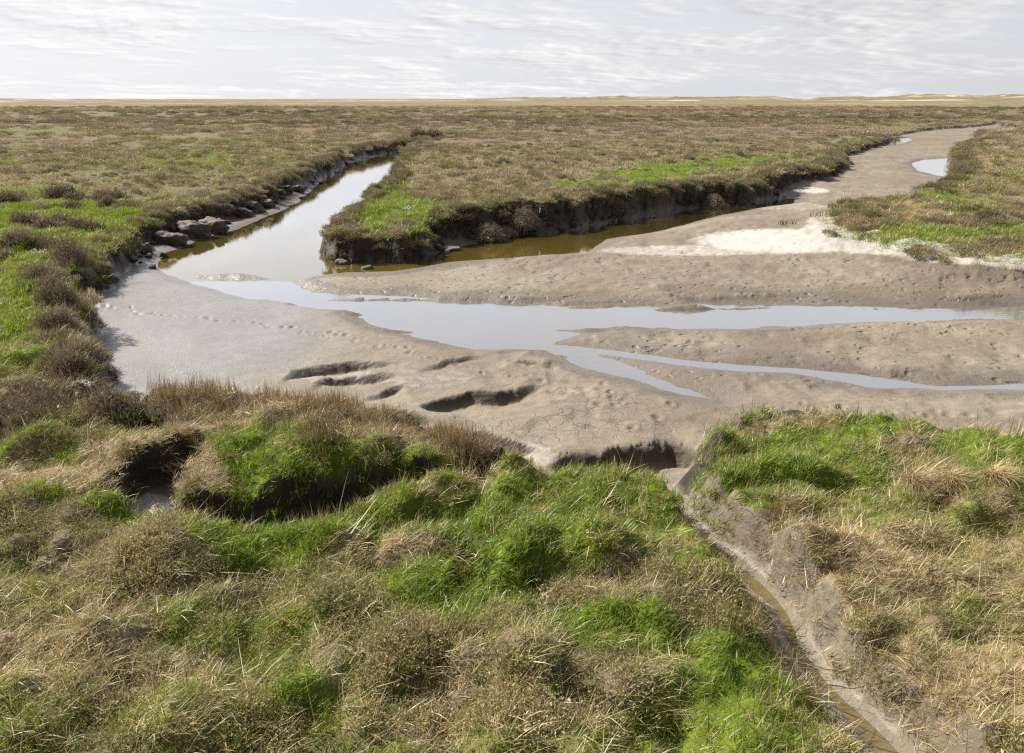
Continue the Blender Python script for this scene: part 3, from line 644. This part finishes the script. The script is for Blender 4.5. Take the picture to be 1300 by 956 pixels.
def zone(r0, r1, dens):
    """candidate points in a ring with ground data"""
    n = int(dens * R(45) * (r1 * r1 - r0 * r0))
    x, y = sample(n, r0, r1); T = terrain(x, y); C = classes(x, y)
    return x, y, T, C
def near(r0, r1, dens, lod):
    x, y, T, C = zone(r0, r1, dens)
    n = len(x); u = rng.uniform(0, 1, n)
    top = (T['t'] < .30) | ((T['sa'] > 0) & (T['right'] > .5) & (T['ta'] < .84) & (rng.uniform(0, 1, n) < 1.45 - 1.05 * T['ta'])) | ((T['sb'] > 0) & (T['t'] < .8) & (rng.uniform(0, 1, n) < .55)) | ((T['t'] < .6) & (rng.uniform(0, 1, n) < .35))
    g = C['g']; s = C['s']; b = C['b']; k = C['k']
    m1 = fbm(x * 2.2, y * 2.2, 3, 201); big = fbm(x * .7, y * .7, 2, 202)
    sh = .55 + .45 * sstep(-.5, .3, m1)                 # thin and thick places
    gmix = np.clip(.10 + .45 * fbm(x * 1.3, y * 1.3, 3, 203) + rng.normal(0, .12, n), 0, 1)
    sel = top & (u < (g * 1.15 + .16 * s + .24 * b) * sh); i = np.nonzero(sel)[0]
    hs = np.clip(1 + .45 * big[i] + rng.normal(0, .15, len(i)), .5, 1.7) * (.8 + .35 * g[i])
    put('g', x[i], y[i], T['z'][i], hs, hs * .95, .2, gmix[i], rng.uniform(.8, 1.25, len(i)), (rng.integers(0, 5, len(i)) if lod == 0 else rng.integers(5, 9, len(i))))
    u = rng.uniform(0, 1, n); sel = top & (u < (s * .85 + .5 * b + .08 * g + .25 * k)); i = np.nonzero(sel)[0]
    hs = np.clip(.95 + .4 * m1[i] + rng.normal(0, .2, len(i)), .45, 1.7)
    put('s', x[i], y[i], T['z'][i] + .015, hs, hs * .9, .22, np.clip(.15 + .5 * fbm(x[i] * 1.1, y[i] * 1.1, 3, 205) + rng.normal(0, .15, len(i)), 0, 1), rng.uniform(.6, 1.25, len(i)), np.where(rng.uniform(0, 1, len(i)) < .035, rng.integers(9, 12, len(i)), (rng.integers(0, 5, len(i)) if lod == 0 else rng.integers(5, 9, len(i)))))
    u = rng.uniform(0, 1, n); sel = top & (u < (b * (.14 if lod == 0 else .12) + .02 * s)); i = np.nonzero(sel)[0]
    hs = np.clip(.95 + .4 * m1[i] + rng.normal(0, .2, len(i)), .5, 1.7)
    put('b', x[i], y[i], T['z'][i] - .02, hs * (1 if lod == 0 else .75), hs * (1 if lod == 0 else .75), .2, np.clip(.22 + .5 * fbm(x[i] * .8, y[i] * .8, 3, 207) + rng.normal(0, .15, len(i)), 0, .8), rng.uniform(.7, 1.35, len(i)), (rng.integers(0, 5, len(i)) if lod == 0 else rng.integers(5, 9, len(i))))
    lip = (T['s'] > -.35) & (T['t'] < .5) & (T['s'] < .25) & (y < 30)
    u = rng.uniform(0, 1, n); sel = (top & (u < k * .8)) | (lip & (u < .10)); i = np.nonzero(sel)[0]
    hs = np.clip(.72 + .6 * m1[i] + rng.normal(0, .25, len(i)), .35, 1.6)
    put('k', x[i], y[i], T['z'][i], hs * (1 if lod == 0 else 1.3), hs, .12, np.clip(.1 + rng.normal(0, .15, len(i)), 0, 1), rng.uniform(.7, 1.3, len(i)), rng.integers(0, 5, len(i)))
near(2.6, 8, 400, 0)
near(8, 13, 230, 0)
near(13, 30, 70, 1)
near(30, 60, 14, 1)
def far(r0, r1, dens, s0, s1, pk, gpk=True):
    x, y, T, C = zone(r0, r1, dens); n = len(x)
    top = (T['t'] < .4) & (T['s'] < .3); u = rng.uniform(0, 1, n)
    cl = fbm(x / 4, y / 4, 3, 211); pat = fbm(x / 22, y / 14, 3, 212); br = fbm(x / 55, y / 30, 3, 213)
    i = np.nonzero(top & (u < np.clip(1.2 - 1.3 * C['g'], 0, 1) * (.55 + .5 * cl)))[0]
    hs = rng.uniform(s0, s1, len(i)) * (1 + .3 * cl[i])
    put('b', x[i], y[i], T['z'][i] - .03, hs, hs * rng.uniform(.35, .85, len(i)), .08, np.clip(.16 + .6 * pat[i] + rng.normal(0, .12, len(i)), 0, .85), np.clip(1.05 + .5 * br[i] + .2 * cl[i] + rng.normal(0, .18, len(i)), .45, 1.7), rng.integers(pk[0], pk[1], len(i)))
far(13, 34, 4.2, .5, 1.1, (5, 9))
far(34, 75, 1.9, .45, .8, (9, 13))
far(75, 170, .55, .6, 1.3, (9, 13))
far(170, 360, .09, .9, 2.0, (9, 13))
def bankface():
    x, y, T, C = zone(11, 34, 70); n = len(x); u = rng.uniform(0, 1, n); cl = fbm(x * .9, y * .9, 3, 241)
    ok = ~((T['px'] > 985) & (T['py'] > 225))
    i = np.nonzero((T['tm'] > .08) & (T['tm'] < .9) & ok & (u < .35 + .6 * cl))[0]
    hs = rng.uniform(.25, .6, len(i))
    put('b', x[i], y[i], T['z'][i] - .05, hs, hs * .9, .6, rng.uniform(0, .4, len(i)), rng.uniform(.35, .85, len(i)), rng.integers(5, 9, len(i)))
    i = np.nonzero((T['tm'] > .6) & (T['tm'] < .995) & ok & (y > 18.5) & (u < .12 + .5 * cl))[0]
    hs = rng.uniform(.03, .12, len(i)) * rng.uniform(.6, 1.6, len(i))
    return np.stack([x[i], y[i], T['z'][i] + hs * .1], 1), hs
def bankside():
    """tufts over the lips and faces of the creek banks, clods of mud at their feet"""
    x, y, T, C = zone(11, 75, 16); n = len(x); u = rng.uniform(0, 1, n)
    cl = fbm(x * .8, y * .8, 3, 231)
    soft_edge = (T['px'] > 1010) & (T['py'] > 240)
    i = np.nonzero((T['sm'] > -.35) & (T['tm'] < .35) & (u < .75 + .3 * cl) & ~soft_edge)[0]
    hs = rng.uniform(.45, .95, len(i)) * np.clip(y[i] / 30, .8, 1.2)
    put('b', x[i], y[i], T['z'][i] - .04, hs, hs * 1.1, .25, np.clip(.25 + .3 * cl[i], 0, .7), rng.uniform(.6, 1.15, len(i)), rng.integers(5, 9, len(i)))
    i = np.nonzero((T['tm'] >= .3) & (T['tm'] < .85) & (u < .22 + .5 * cl) & ~soft_edge)[0]
    hs = rng.uniform(.3, .7, len(i))
    put('b', x[i], y[i], T['z'][i] - .06, hs, hs, .5, .3, rng.uniform(.4, .8, len(i)), rng.integers(5, 9, len(i)))
    i = np.nonzero((T['sm'] > .1) & (T['tm'] > .5) & (T['sm'] < 1.1) & (u < .28 * sstep(-.1, .5, cl)) & ~soft_edge & (y > 18.5) & (T['px'] < 1000))[0]
    hs = rng.uniform(.04, .13, len(i)) * rng.uniform(.6, 1.6, len(i))
    return np.stack([x[i], y[i], T['z'][i] + hs * .2], 1), hs
RUB = [np.concatenate(v) for v in zip(bankside(), bankface())]
for kind, nm, P, lab, cat in (('g', 'green_grass', GRASSP, 'short bright green turf grass over the marsh', 'grass'), ('s', 'dry_grass', STRAWP, 'flattened straw coloured dead grass', 'dry grass'),
                         ('b', 'marsh_scrub', SCRUBP, 'low brown scrubby ground cover of the salt marsh', 'scrub'), ('k', 'stalk_grass', STALKP, 'stiff upright brown stalks along the marsh edges', 'dry stalks')):
    A = [np.concatenate(c) for c in zip(*bank[kind])]
    print(nm, len(A[0]))
    scatter(nm, A[0], A[1], A[2], A[3], P, A[4], lab, cat)

# ------------------------------------------------------------------ single things
def ground_at(px, py, z=0.0):
    p = unproj([(px, py)], z)
    x, y = p[0]; return x, y, float(terrain(np.array([x]), np.array([y]))['z'][0])
def ppm(x, y): return F / math.hypot(x, y)
def M_block():
    m, nt = mat('mud_block'); P = N(nt, 'ShaderNodeTexCoord').outputs['Object']; g = N(nt, 'ShaderNodeNewGeometry')
    sx = N(nt, 'ShaderNodeSeparateXYZ'); L(nt, g.outputs['Normal'], sx.inputs[0])
    n = noise_t(nt, P, 5, 6, .65)
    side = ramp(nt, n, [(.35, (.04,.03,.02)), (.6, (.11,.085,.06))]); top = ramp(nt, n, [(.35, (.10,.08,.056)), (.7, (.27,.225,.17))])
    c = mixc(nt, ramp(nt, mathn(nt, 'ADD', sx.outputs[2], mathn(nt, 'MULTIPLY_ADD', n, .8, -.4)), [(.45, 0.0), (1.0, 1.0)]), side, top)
    bs = N(nt, 'ShaderNodeBsdfPrincipled'); L(nt, c, bs.inputs['Base Color']); bs.inputs['Roughness'].default_value = .8
    bp = N(nt, 'ShaderNodeBump', i_Strength=.8, i_Distance=.06); L(nt, n, bp.inputs['Height']); L(nt, bp.outputs[0], bs.inputs['Normal'])
    o = N(nt, 'ShaderNodeOutputMaterial'); L(nt, bs.outputs[0], o.inputs[0]); return m
MB_ = M_block()
import bmesh
def lump_mesh(name, a, b, c, seed, sub=4, m=MB_, rough=.32):
    bm = bmesh.new(); bmesh.ops.create_icosphere(bm, subdivisions=sub, radius=1)
    off = Vector((seed * 3.1, seed * 1.7, seed * .9))
    for v in bm.verts:
        d = v.co.normalized()
        k = 1 + rough * mnoise.fractal(d * 1.3 + off, 1, 2, 4) + .10 * mnoise.noise(d * 5 + off) + .07 * mnoise.noise(d * 11 + off)
        # slumped blocks are squarish: push towards a rounded box
        q = max(abs(d.x), abs(d.y), abs(d.z)) ** -.45
        v.co = Vector((d.x * a * k * q, d.y * b * k * q, d.z * c * k * q))
    me = bpy.data.meshes.new(name); bm.to_mesh(me); bm.free(); me.materials.append(m)
    me.polygons.foreach_set('use_smooth', np.ones(len(me.polygons), bool)); return me
RUBP = [bpy.data.objects.new('p', lump_mesh('p', 1, .8, .6, 70 + k, 2)) for k in range(4)]
nR = len(RUB[1]); hsR = RUB[1]
scatter('mud_rubble', RUB[0], rng.uniform(0, 6.28, (nR, 3)) * np.array([.1, .1, 1]), np.stack([hsR, hsR, hsR], 1), np.zeros((nR, 3)), RUBP, rng.integers(0, 4, nR), 'crumbled lumps of mud fallen along the foot of the creek banks', 'mud lumps')
BLOCKS = [  # photo point of the foot, width, height (photo px), look
 (181,326,17,20,'small pale lump of mud at the foot of the bank where the pool begins'),
 (214,313,34,20,'broad flat grey mud block nearest the pale flat on the left bank'),
 (240,303,40,26,'large pale topped mud block standing at the edge of the brown shallows'),
 (222,292,36,22,'dark squarish mud block tucked under the bank behind the pale topped one'),
 (268,296,32,24,'rounded grey brown mud block with its foot in the water'),
 (281,287,18,8,'thin pale slab of mud lying at the waterline'),
 (274,281,36,20,'long pale topped mud block leaning against the left bank'),
 (302,277,26,17,'dark brown mud block third from the far end of the slumped row'),
 (318,272,26,20,'tall lumpy mud block where the left bank curves away'),
 (336,266,20,15,'brown mud block between the tall lump and the far small blocks'),
 (352,254,18,12,'small dark mud block on the far wet shelf'),
 (364,249,14,12,'pale capped small mud block on the far wet shelf'),
 (376,246,18,12,'farthest low brown mud block by the curving creek'),
 (148,336,8,5,'tiny pebble sized mud lump beside the shadow of the round shrub'),
 (434,335,18,12,'single pale mud lump standing in the water off the tip of the turf point'),
 (573,318,26,9,'flat pale mud slab under the dark bank of the turf point'),
 (540,316,24,14,'brown mud lump fallen at the foot of the turf point')]
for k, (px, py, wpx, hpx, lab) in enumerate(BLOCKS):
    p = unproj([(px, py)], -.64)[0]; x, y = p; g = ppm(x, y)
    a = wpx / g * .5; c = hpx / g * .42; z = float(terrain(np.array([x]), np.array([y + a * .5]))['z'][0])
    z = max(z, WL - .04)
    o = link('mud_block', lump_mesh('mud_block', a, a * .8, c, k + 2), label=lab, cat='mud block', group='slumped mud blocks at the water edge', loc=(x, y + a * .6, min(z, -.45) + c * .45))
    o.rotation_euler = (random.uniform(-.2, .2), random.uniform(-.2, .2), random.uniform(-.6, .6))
M_sod, _nt = mat('sod')
_b = N(_nt, 'ShaderNodeBsdfDiffuse'); L(_nt, ramp(_nt, noise_t(_nt, coord(_nt), 6, 6, .65), [(.35, (.035,.026,.017)), (.65, (.12,.092,.06))]), _b.inputs[0]); _o = N(_nt, 'ShaderNodeOutputMaterial'); L(_nt, _b.outputs[0], _o.inputs[0])
def part_mesh(name, part, m): 
    V, q, t = part; return mesh_np(name, V, q if len(q) else None, t if len(t) else None, mats=[m])
def empty(name, loc, label, cat, group=None):
    o = link(name, None, label=label, cat=cat, group=group, loc=loc); o.empty_display_size = .2; return o
def shrub(name, px, py, wpx, hpx, lab, cat='shrub', group=None, z=0.0, dens=1.0, leaf=.022, m=None, seed=1, sink=.1):
    x, y, gz = ground_at(px, py, z); g = ppm(x, y); r = wpx / g * .5; h = hpx / g
    e = empty(name, (x, y, gz - sink), lab, cat, group)
    n = int(5200 * dens)
    gq = np.random.default_rng(seed + 3); ps = []
    for hd in range(6):
        k = gq.uniform(.38, .72); ox, oy = gq.uniform(-.55, .55) * r, gq.uniform(-.45, .45) * r; hk = gq.uniform(.55, 1.02)
        for A in (leaves(n // 12, r * k, r * k, h * hk * .85 + sink, leaf, seed + hd * 7, 2.3, .35, .3), hairdome(n // 11, r * k, h * hk * .88 + sink, leaf * 3, leaf * 7, leaf * .5, seed + 9 + hd * 5, .3)):
            V = A[0] + np.array([ox, oy, 0]); ps.append((V, A[1], A[2]))
    V, q, t = join(*ps)
    if 0: V, q, t = join(leaves(n // 2, r * .85, r * .75, h * .85 + sink, leaf, seed, 2.3, .35, .16), hairdome(n // 2, r * .92, h * .9 + sink, leaf * 3, leaf * 6, leaf * .5, seed + 9, .16))
    link('foliage', part_mesh('foliage', (V, q, t), m or M_heath1), e)
    link('stems', part_mesh('stems', blades(int(420 * dens), r * .7, h * .6, h * 1.05, leaf * .45, .05, .8, -.2, .35, seed + 50, seg=2), m or M_heath1), e)
    return e
SH = [(86,338,58,44,'round dark shrub overhanging the mud beside the left pool'),
      (52,366,58,26,'low brown shrub on the turf edge in front of the round dark shrub'),
      (78,398,48,40,'dark bushy shrub where the turf edge pokes furthest onto the pale mud'),
      (72,432,44,38,'dark shrub casting its shadow on the pale mud, nearer than the bushy one'),
      (90,482,52,40,'leaning brown shrub at the corner of the pale mud flat'),
      (58,520,150,60,'widest dark brown shrub bank above the shaded trench on the left'),
      (146,524,70,36,'grey brown shrub beside the patch of pale mud in the trench')]
for k, (px, py, wp, hp, lab) in enumerate(SH):
    shrub('marsh_shrub', px, py - 6, wp, hp, lab, group='shrubs along the left turf edge', seed=20 + k, dens=1.0 if k != 5 else 1.8, leaf=.018)
TU = [(31,283,34,15,'dark low tussock on the green turf left of the twin tussocks'), (59,289,22,8,'small flat dark tussock nearest the middle of the green turf'),
      (76,281,28,12,'pale topped tussock in the centre of the green turf'), (92,290,34,10,'wide brown tussock just in front of the pale topped one'), (116,291,24,6,'thin straw coloured tussock lying near the bank edge'),
      (93,264,22,8,'lone small tussock halfway back on the green turf'), (135,264,24,9,'small dark tussock near the back right of the green turf'), (84,250,40,13,'dark ended long tussock at the back of the green turf'),
      (97,254,32,8,'low tussock touching the front of the long back tussock'), (140,253,34,11,'brown tussock under the pale grass ridge by the bank'), (31,252,34,11,'grey brown tussock at the back left of the green turf'),
      (8,257,26,11,'dark tussock cut by the left edge of the picture'), (53,312,34,12,'brown tussock left of the round dark shrub'), (20,314,34,12,'flat brown tussock at the left near the nibbled turf'), (6,328,26,10,'yellowish tussock in front of the green turf at far left')]
for k, (px, py, wp, hp, lab) in enumerate(TU):
    shrub('tussock', px, py, wp, hp, lab, 'tussock', 'tussocks on the left green turf', seed=60 + k, dens=.35, leaf=.04)
SL = [(620,303,44,26,'hairy slumped tussock nearest the tip of the turf point'), (664,294,46,30,'largest slumped tussock halfway along the shaded creek bank'), (692,287,40,36,'tall slumped tussock leaning on the bank behind the largest one'), (640,298,36,14,'low slumped tussock between two bigger ones by the olive water'), (905,262,30,22,'slumped tussock at the far end of the olive water'), (780,276,36,20,'slumped tussock midway between the bank cluster and the far end')]
for k, (px, py, wp, hp, lab) in enumerate(SL):
    p = unproj([(px, py)], -.62)[0]; x, y = p; g = ppm(x, y); r = wp / g * .5; h = hp / g
    y -= r * .15; z = float(terrain(np.array([x]), np.array([y]))['z'][0]); z = min(z, -.42)
    e = empty('slumped_tussock', (x, y, z), lab, 'tussock', 'turf tussocks slumped down the creek bank')
    link('sod', lump_mesh('sod', r * .75, r * .65, h * .4, 40 + k, 3, M_sod), e, loc=(0, 0, h * .15))
    V, q, t = blades(2600, r * .85, h * .4, h * .75, .012, .3, 1.2, .4, 1.3, 90 + k); V = V.copy()
    V[:, 2] += h * .45 * np.clip(1 - (V[:, 0] ** 2 + V[:, 1] ** 2) / (r * r), -.3, 1)
    link('grass', part_mesh('grass', (V, q, t), M_heath1), e)
ST = [(1160,606,46,44,'drooping pale straw tuft standing in the bright green turf'), (1204,612,40,30,'shorter straw tuft to the right of the drooping one'), (1258,612,52,28,'matted straw tuft on the green turf near the right edge')]
for k, (px, py, wp, hp, lab) in enumerate(ST):
    x, y, z = ground_at(px, py); g = ppm(x, y); r = wp / g * .5; h = hp / g
    link('straw_tuft', part_mesh('straw_tuft', blades(700, r * .45, h * .7, h * 1.6, .006, .2, 1.1, .9, 2.3, 500 + k, az=-1.2, azs=1.2, seg=5), M_straw1), label=lab, cat='straw tuft', group='straw tufts in the right hand turf', loc=(x, y, z))
for k, (px, py, wp, hp, lab) in enumerate([(532,174,18,7,'dark bush at the head of the left creek arm'), (550,173.5,20,6,'wide low dark bush just right of the creek head'), (563,174.5,12,4,'small dark bush furthest right by the creek head')]):
    shrub('bush', px, py, wp, hp, lab, 'bush', 'bushes at the creek head', seed=120 + k, dens=.3, leaf=.10)
for k, (px, py, wp, lab) in enumerate([(48,324,20,'patch of small white flowers on green turf left of the round dark shrub'), (518,270,17,'patch of small white flowers on the green tip of the turf point')]):
    x, y, z = ground_at(px, py); r = wp / ppm(x, y) * .5
    e = empty('flower_patch', (x, y, z), lab, 'flowers')
    link('leaves', part_mesh('leaves', hairdome(500, r, .05, .04, .09, .012, 640 + k), M_green1), e)
    link('flowers', part_mesh('flowers', leaves(420, r, r * .8, .13, .026, 600 + k, 1.1, .8, .3), M_flower), e, kind='stuff')
M_stalk1 = veg_mat('stalk_single', STALK, (.2,.15,.1), False, .2, .02)
for k, (px, py, wp, hp, lab) in enumerate([(436,281,16,16,'thin stalks on the very tip of the turf point beside the pool'), (455,270,14,15,'sparse brown stalk tuft second from the tip along the pool side'), (479,254,14,14,'upright stalk tuft halfway up the pool side of the turf point'),
      (494,241,12,12,'small stalk tuft above the middle of the pool'), (506,224,10,10,'farthest stalk tuft on the pool side of the turf point'), (1000,284,22,9,'short brown stalks standing in the white dried mud, left group'), (1040,279,24,10,'short brown stalks in the white dried mud beside the right marsh tip')]):
    x, y, z = ground_at(px, py, 0 if k < 5 else -.25); g = ppm(x, y); r = wp / g * .5; h = hp / g
    link('stalk_tuft', part_mesh('stalk_tuft', blades(46, r, h * .5, h * 1.15, .02, 0, .35, -.1, .4, 700 + k, seg=2), M_stalk1), label=lab, cat='stalk tuft', group='tufts of dry stalks', loc=(x, y, z))

# ------------------------------------------------------------------ light
SUN_AZ, SUN_EL = R(-58), R(40)          # ahead and to the left
w = bpy.data.worlds.new('World'); S.world = w; w.use_nodes = True; nt = w.node_tree; nt.nodes.clear()
sky = N(nt, 'ShaderNodeTexSky', sky_type='NISHITA', sun_disc=False, sun_elevation=SUN_EL, sun_rotation=SUN_AZ)
sky.air_density = 1.0; sky.dust_density = 1.2; sky.ozone_density = 1.0
tc = N(nt, 'ShaderNodeTexCoord'); D = tc.outputs['Generated']
sp = N(nt, 'ShaderNodeSeparateXYZ'); L(nt, D, sp.inputs[0])
zz = mathn(nt, 'MAXIMUM', sp.outputs[2], 0.0)
den = mathn(nt, 'ADD', zz, .10)
cv = N(nt, 'ShaderNodeCombineXYZ'); L(nt, mathn(nt, 'DIVIDE', sp.outputs[0], den), cv.inputs[0]); L(nt, mathn(nt, 'DIVIDE', sp.outputs[1], den), cv.inputs[1])
n1 = noise_t(nt, cv.outputs[0], .7, 9, .57, .2); n2 = noise_t(nt, cv.outputs[0], 3.1, 7, .6, .3)
mp = N(nt, 'ShaderNodeMapping'); mp.inputs['Scale'].default_value = (1, 1, 1); mp.inputs['Location'].default_value = (.05, -.05, 0); L(nt, cv.outputs[0], mp.inputs[0])
n3 = noise_t(nt, mp.outputs[0], .7, 9, .57, .2)
cover = ramp(nt, mathn(nt, 'ADD', mathn(nt, 'MULTIPLY', n1, .75), mathn(nt, 'ADD', mathn(nt, 'MULTIPLY', n2, .25), mathn(nt, 'MULTIPLY_ADD', noise_t(nt, cv.outputs[0], .22, 3, .5), .5, -.25))), [(.44, 0.0), (.55, 1.0)])
litc = mathn(nt, 'SUBTRACT', n1, n3)
lit = ramp(nt, mathn(nt, 'MULTIPLY_ADD', litc, 4.0, .5), [(.2, 0.0), (.8, 1.0)])
ccol = mixc(nt, lit, (4.9, 4.8, 5.2), (9.0, 8.85, 8.6))
left = ramp(nt, mathn(nt, 'MULTIPLY_ADD', sp.outputs[0], .5, .5), [(.2, 1.0), (.75, 0.0)])
front = ramp(nt, mathn(nt, 'MULTIPLY_ADD', sp.outputs[1], .5, .5), [(.25, .36), (.7, 1.0)])
gain = mathn(nt, 'MULTIPLY', front, mathn(nt, 'MULTIPLY_ADD', left, .22, .86))
low = ramp(nt, zz, [(.0, 1.0), (.22, .85), (.55, .30)])
mu = N(nt, 'ShaderNodeVectorMath', operation='SCALE'); L(nt, ccol, mu.inputs[0]); L(nt, mathn(nt, 'MULTIPLY', gain, low), mu.inputs['Scale'])
vs = N(nt, 'ShaderNodeVectorMath', operation='SCALE'); vs.inputs[0].default_value = (6.1, 6.2, 6.6); L(nt, gain, vs.inputs['Scale']); vc = vs.outputs[0]
veil = mixc(nt, ramp(nt, zz, [(0.0, .92), (.3, .78), (.7, .25)]), sky.outputs[0], vc)
skyc = mixc(nt, mathn(nt, 'MULTIPLY', cover, .8), veil, mu.outputs[0])
bg = N(nt, 'ShaderNodeBackground', i_Strength=.085); L(nt, skyc, bg.inputs[0])
wo = N(nt, 'ShaderNodeOutputWorld'); L(nt, bg.outputs[0], wo.inputs[0])
sd = bpy.data.lights.new('sun', 'SUN'); sd.energy = 5.0; sd.angle = R(.5); sd.color = (1, .955, .88)
so = bpy.data.objects.new('sun', sd); COL.objects.link(so)
dirv = Vector((math.sin(SUN_AZ) * math.cos(SUN_EL), math.cos(SUN_AZ) * math.cos(SUN_EL), math.sin(SUN_EL)))
so.rotation_euler = (-dirv).to_track_quat('-Z', 'Y').to_euler(); so.location = dirv * 40

S.view_settings.view_transform = 'Standard'; S.view_settings.look = 'None'; S.view_settings.exposure = 0.66; S.view_settings.gamma = 1.0
S.view_settings.use_curve_mapping = False
S.cycles.use_denoising = False; S.cycles.filter_width = 1.3
S.cycles.max_bounces = 6; S.cycles.diffuse_bounces = 2; S.cycles.glossy_bounces = 2; S.cycles.transmission_bounces = 3
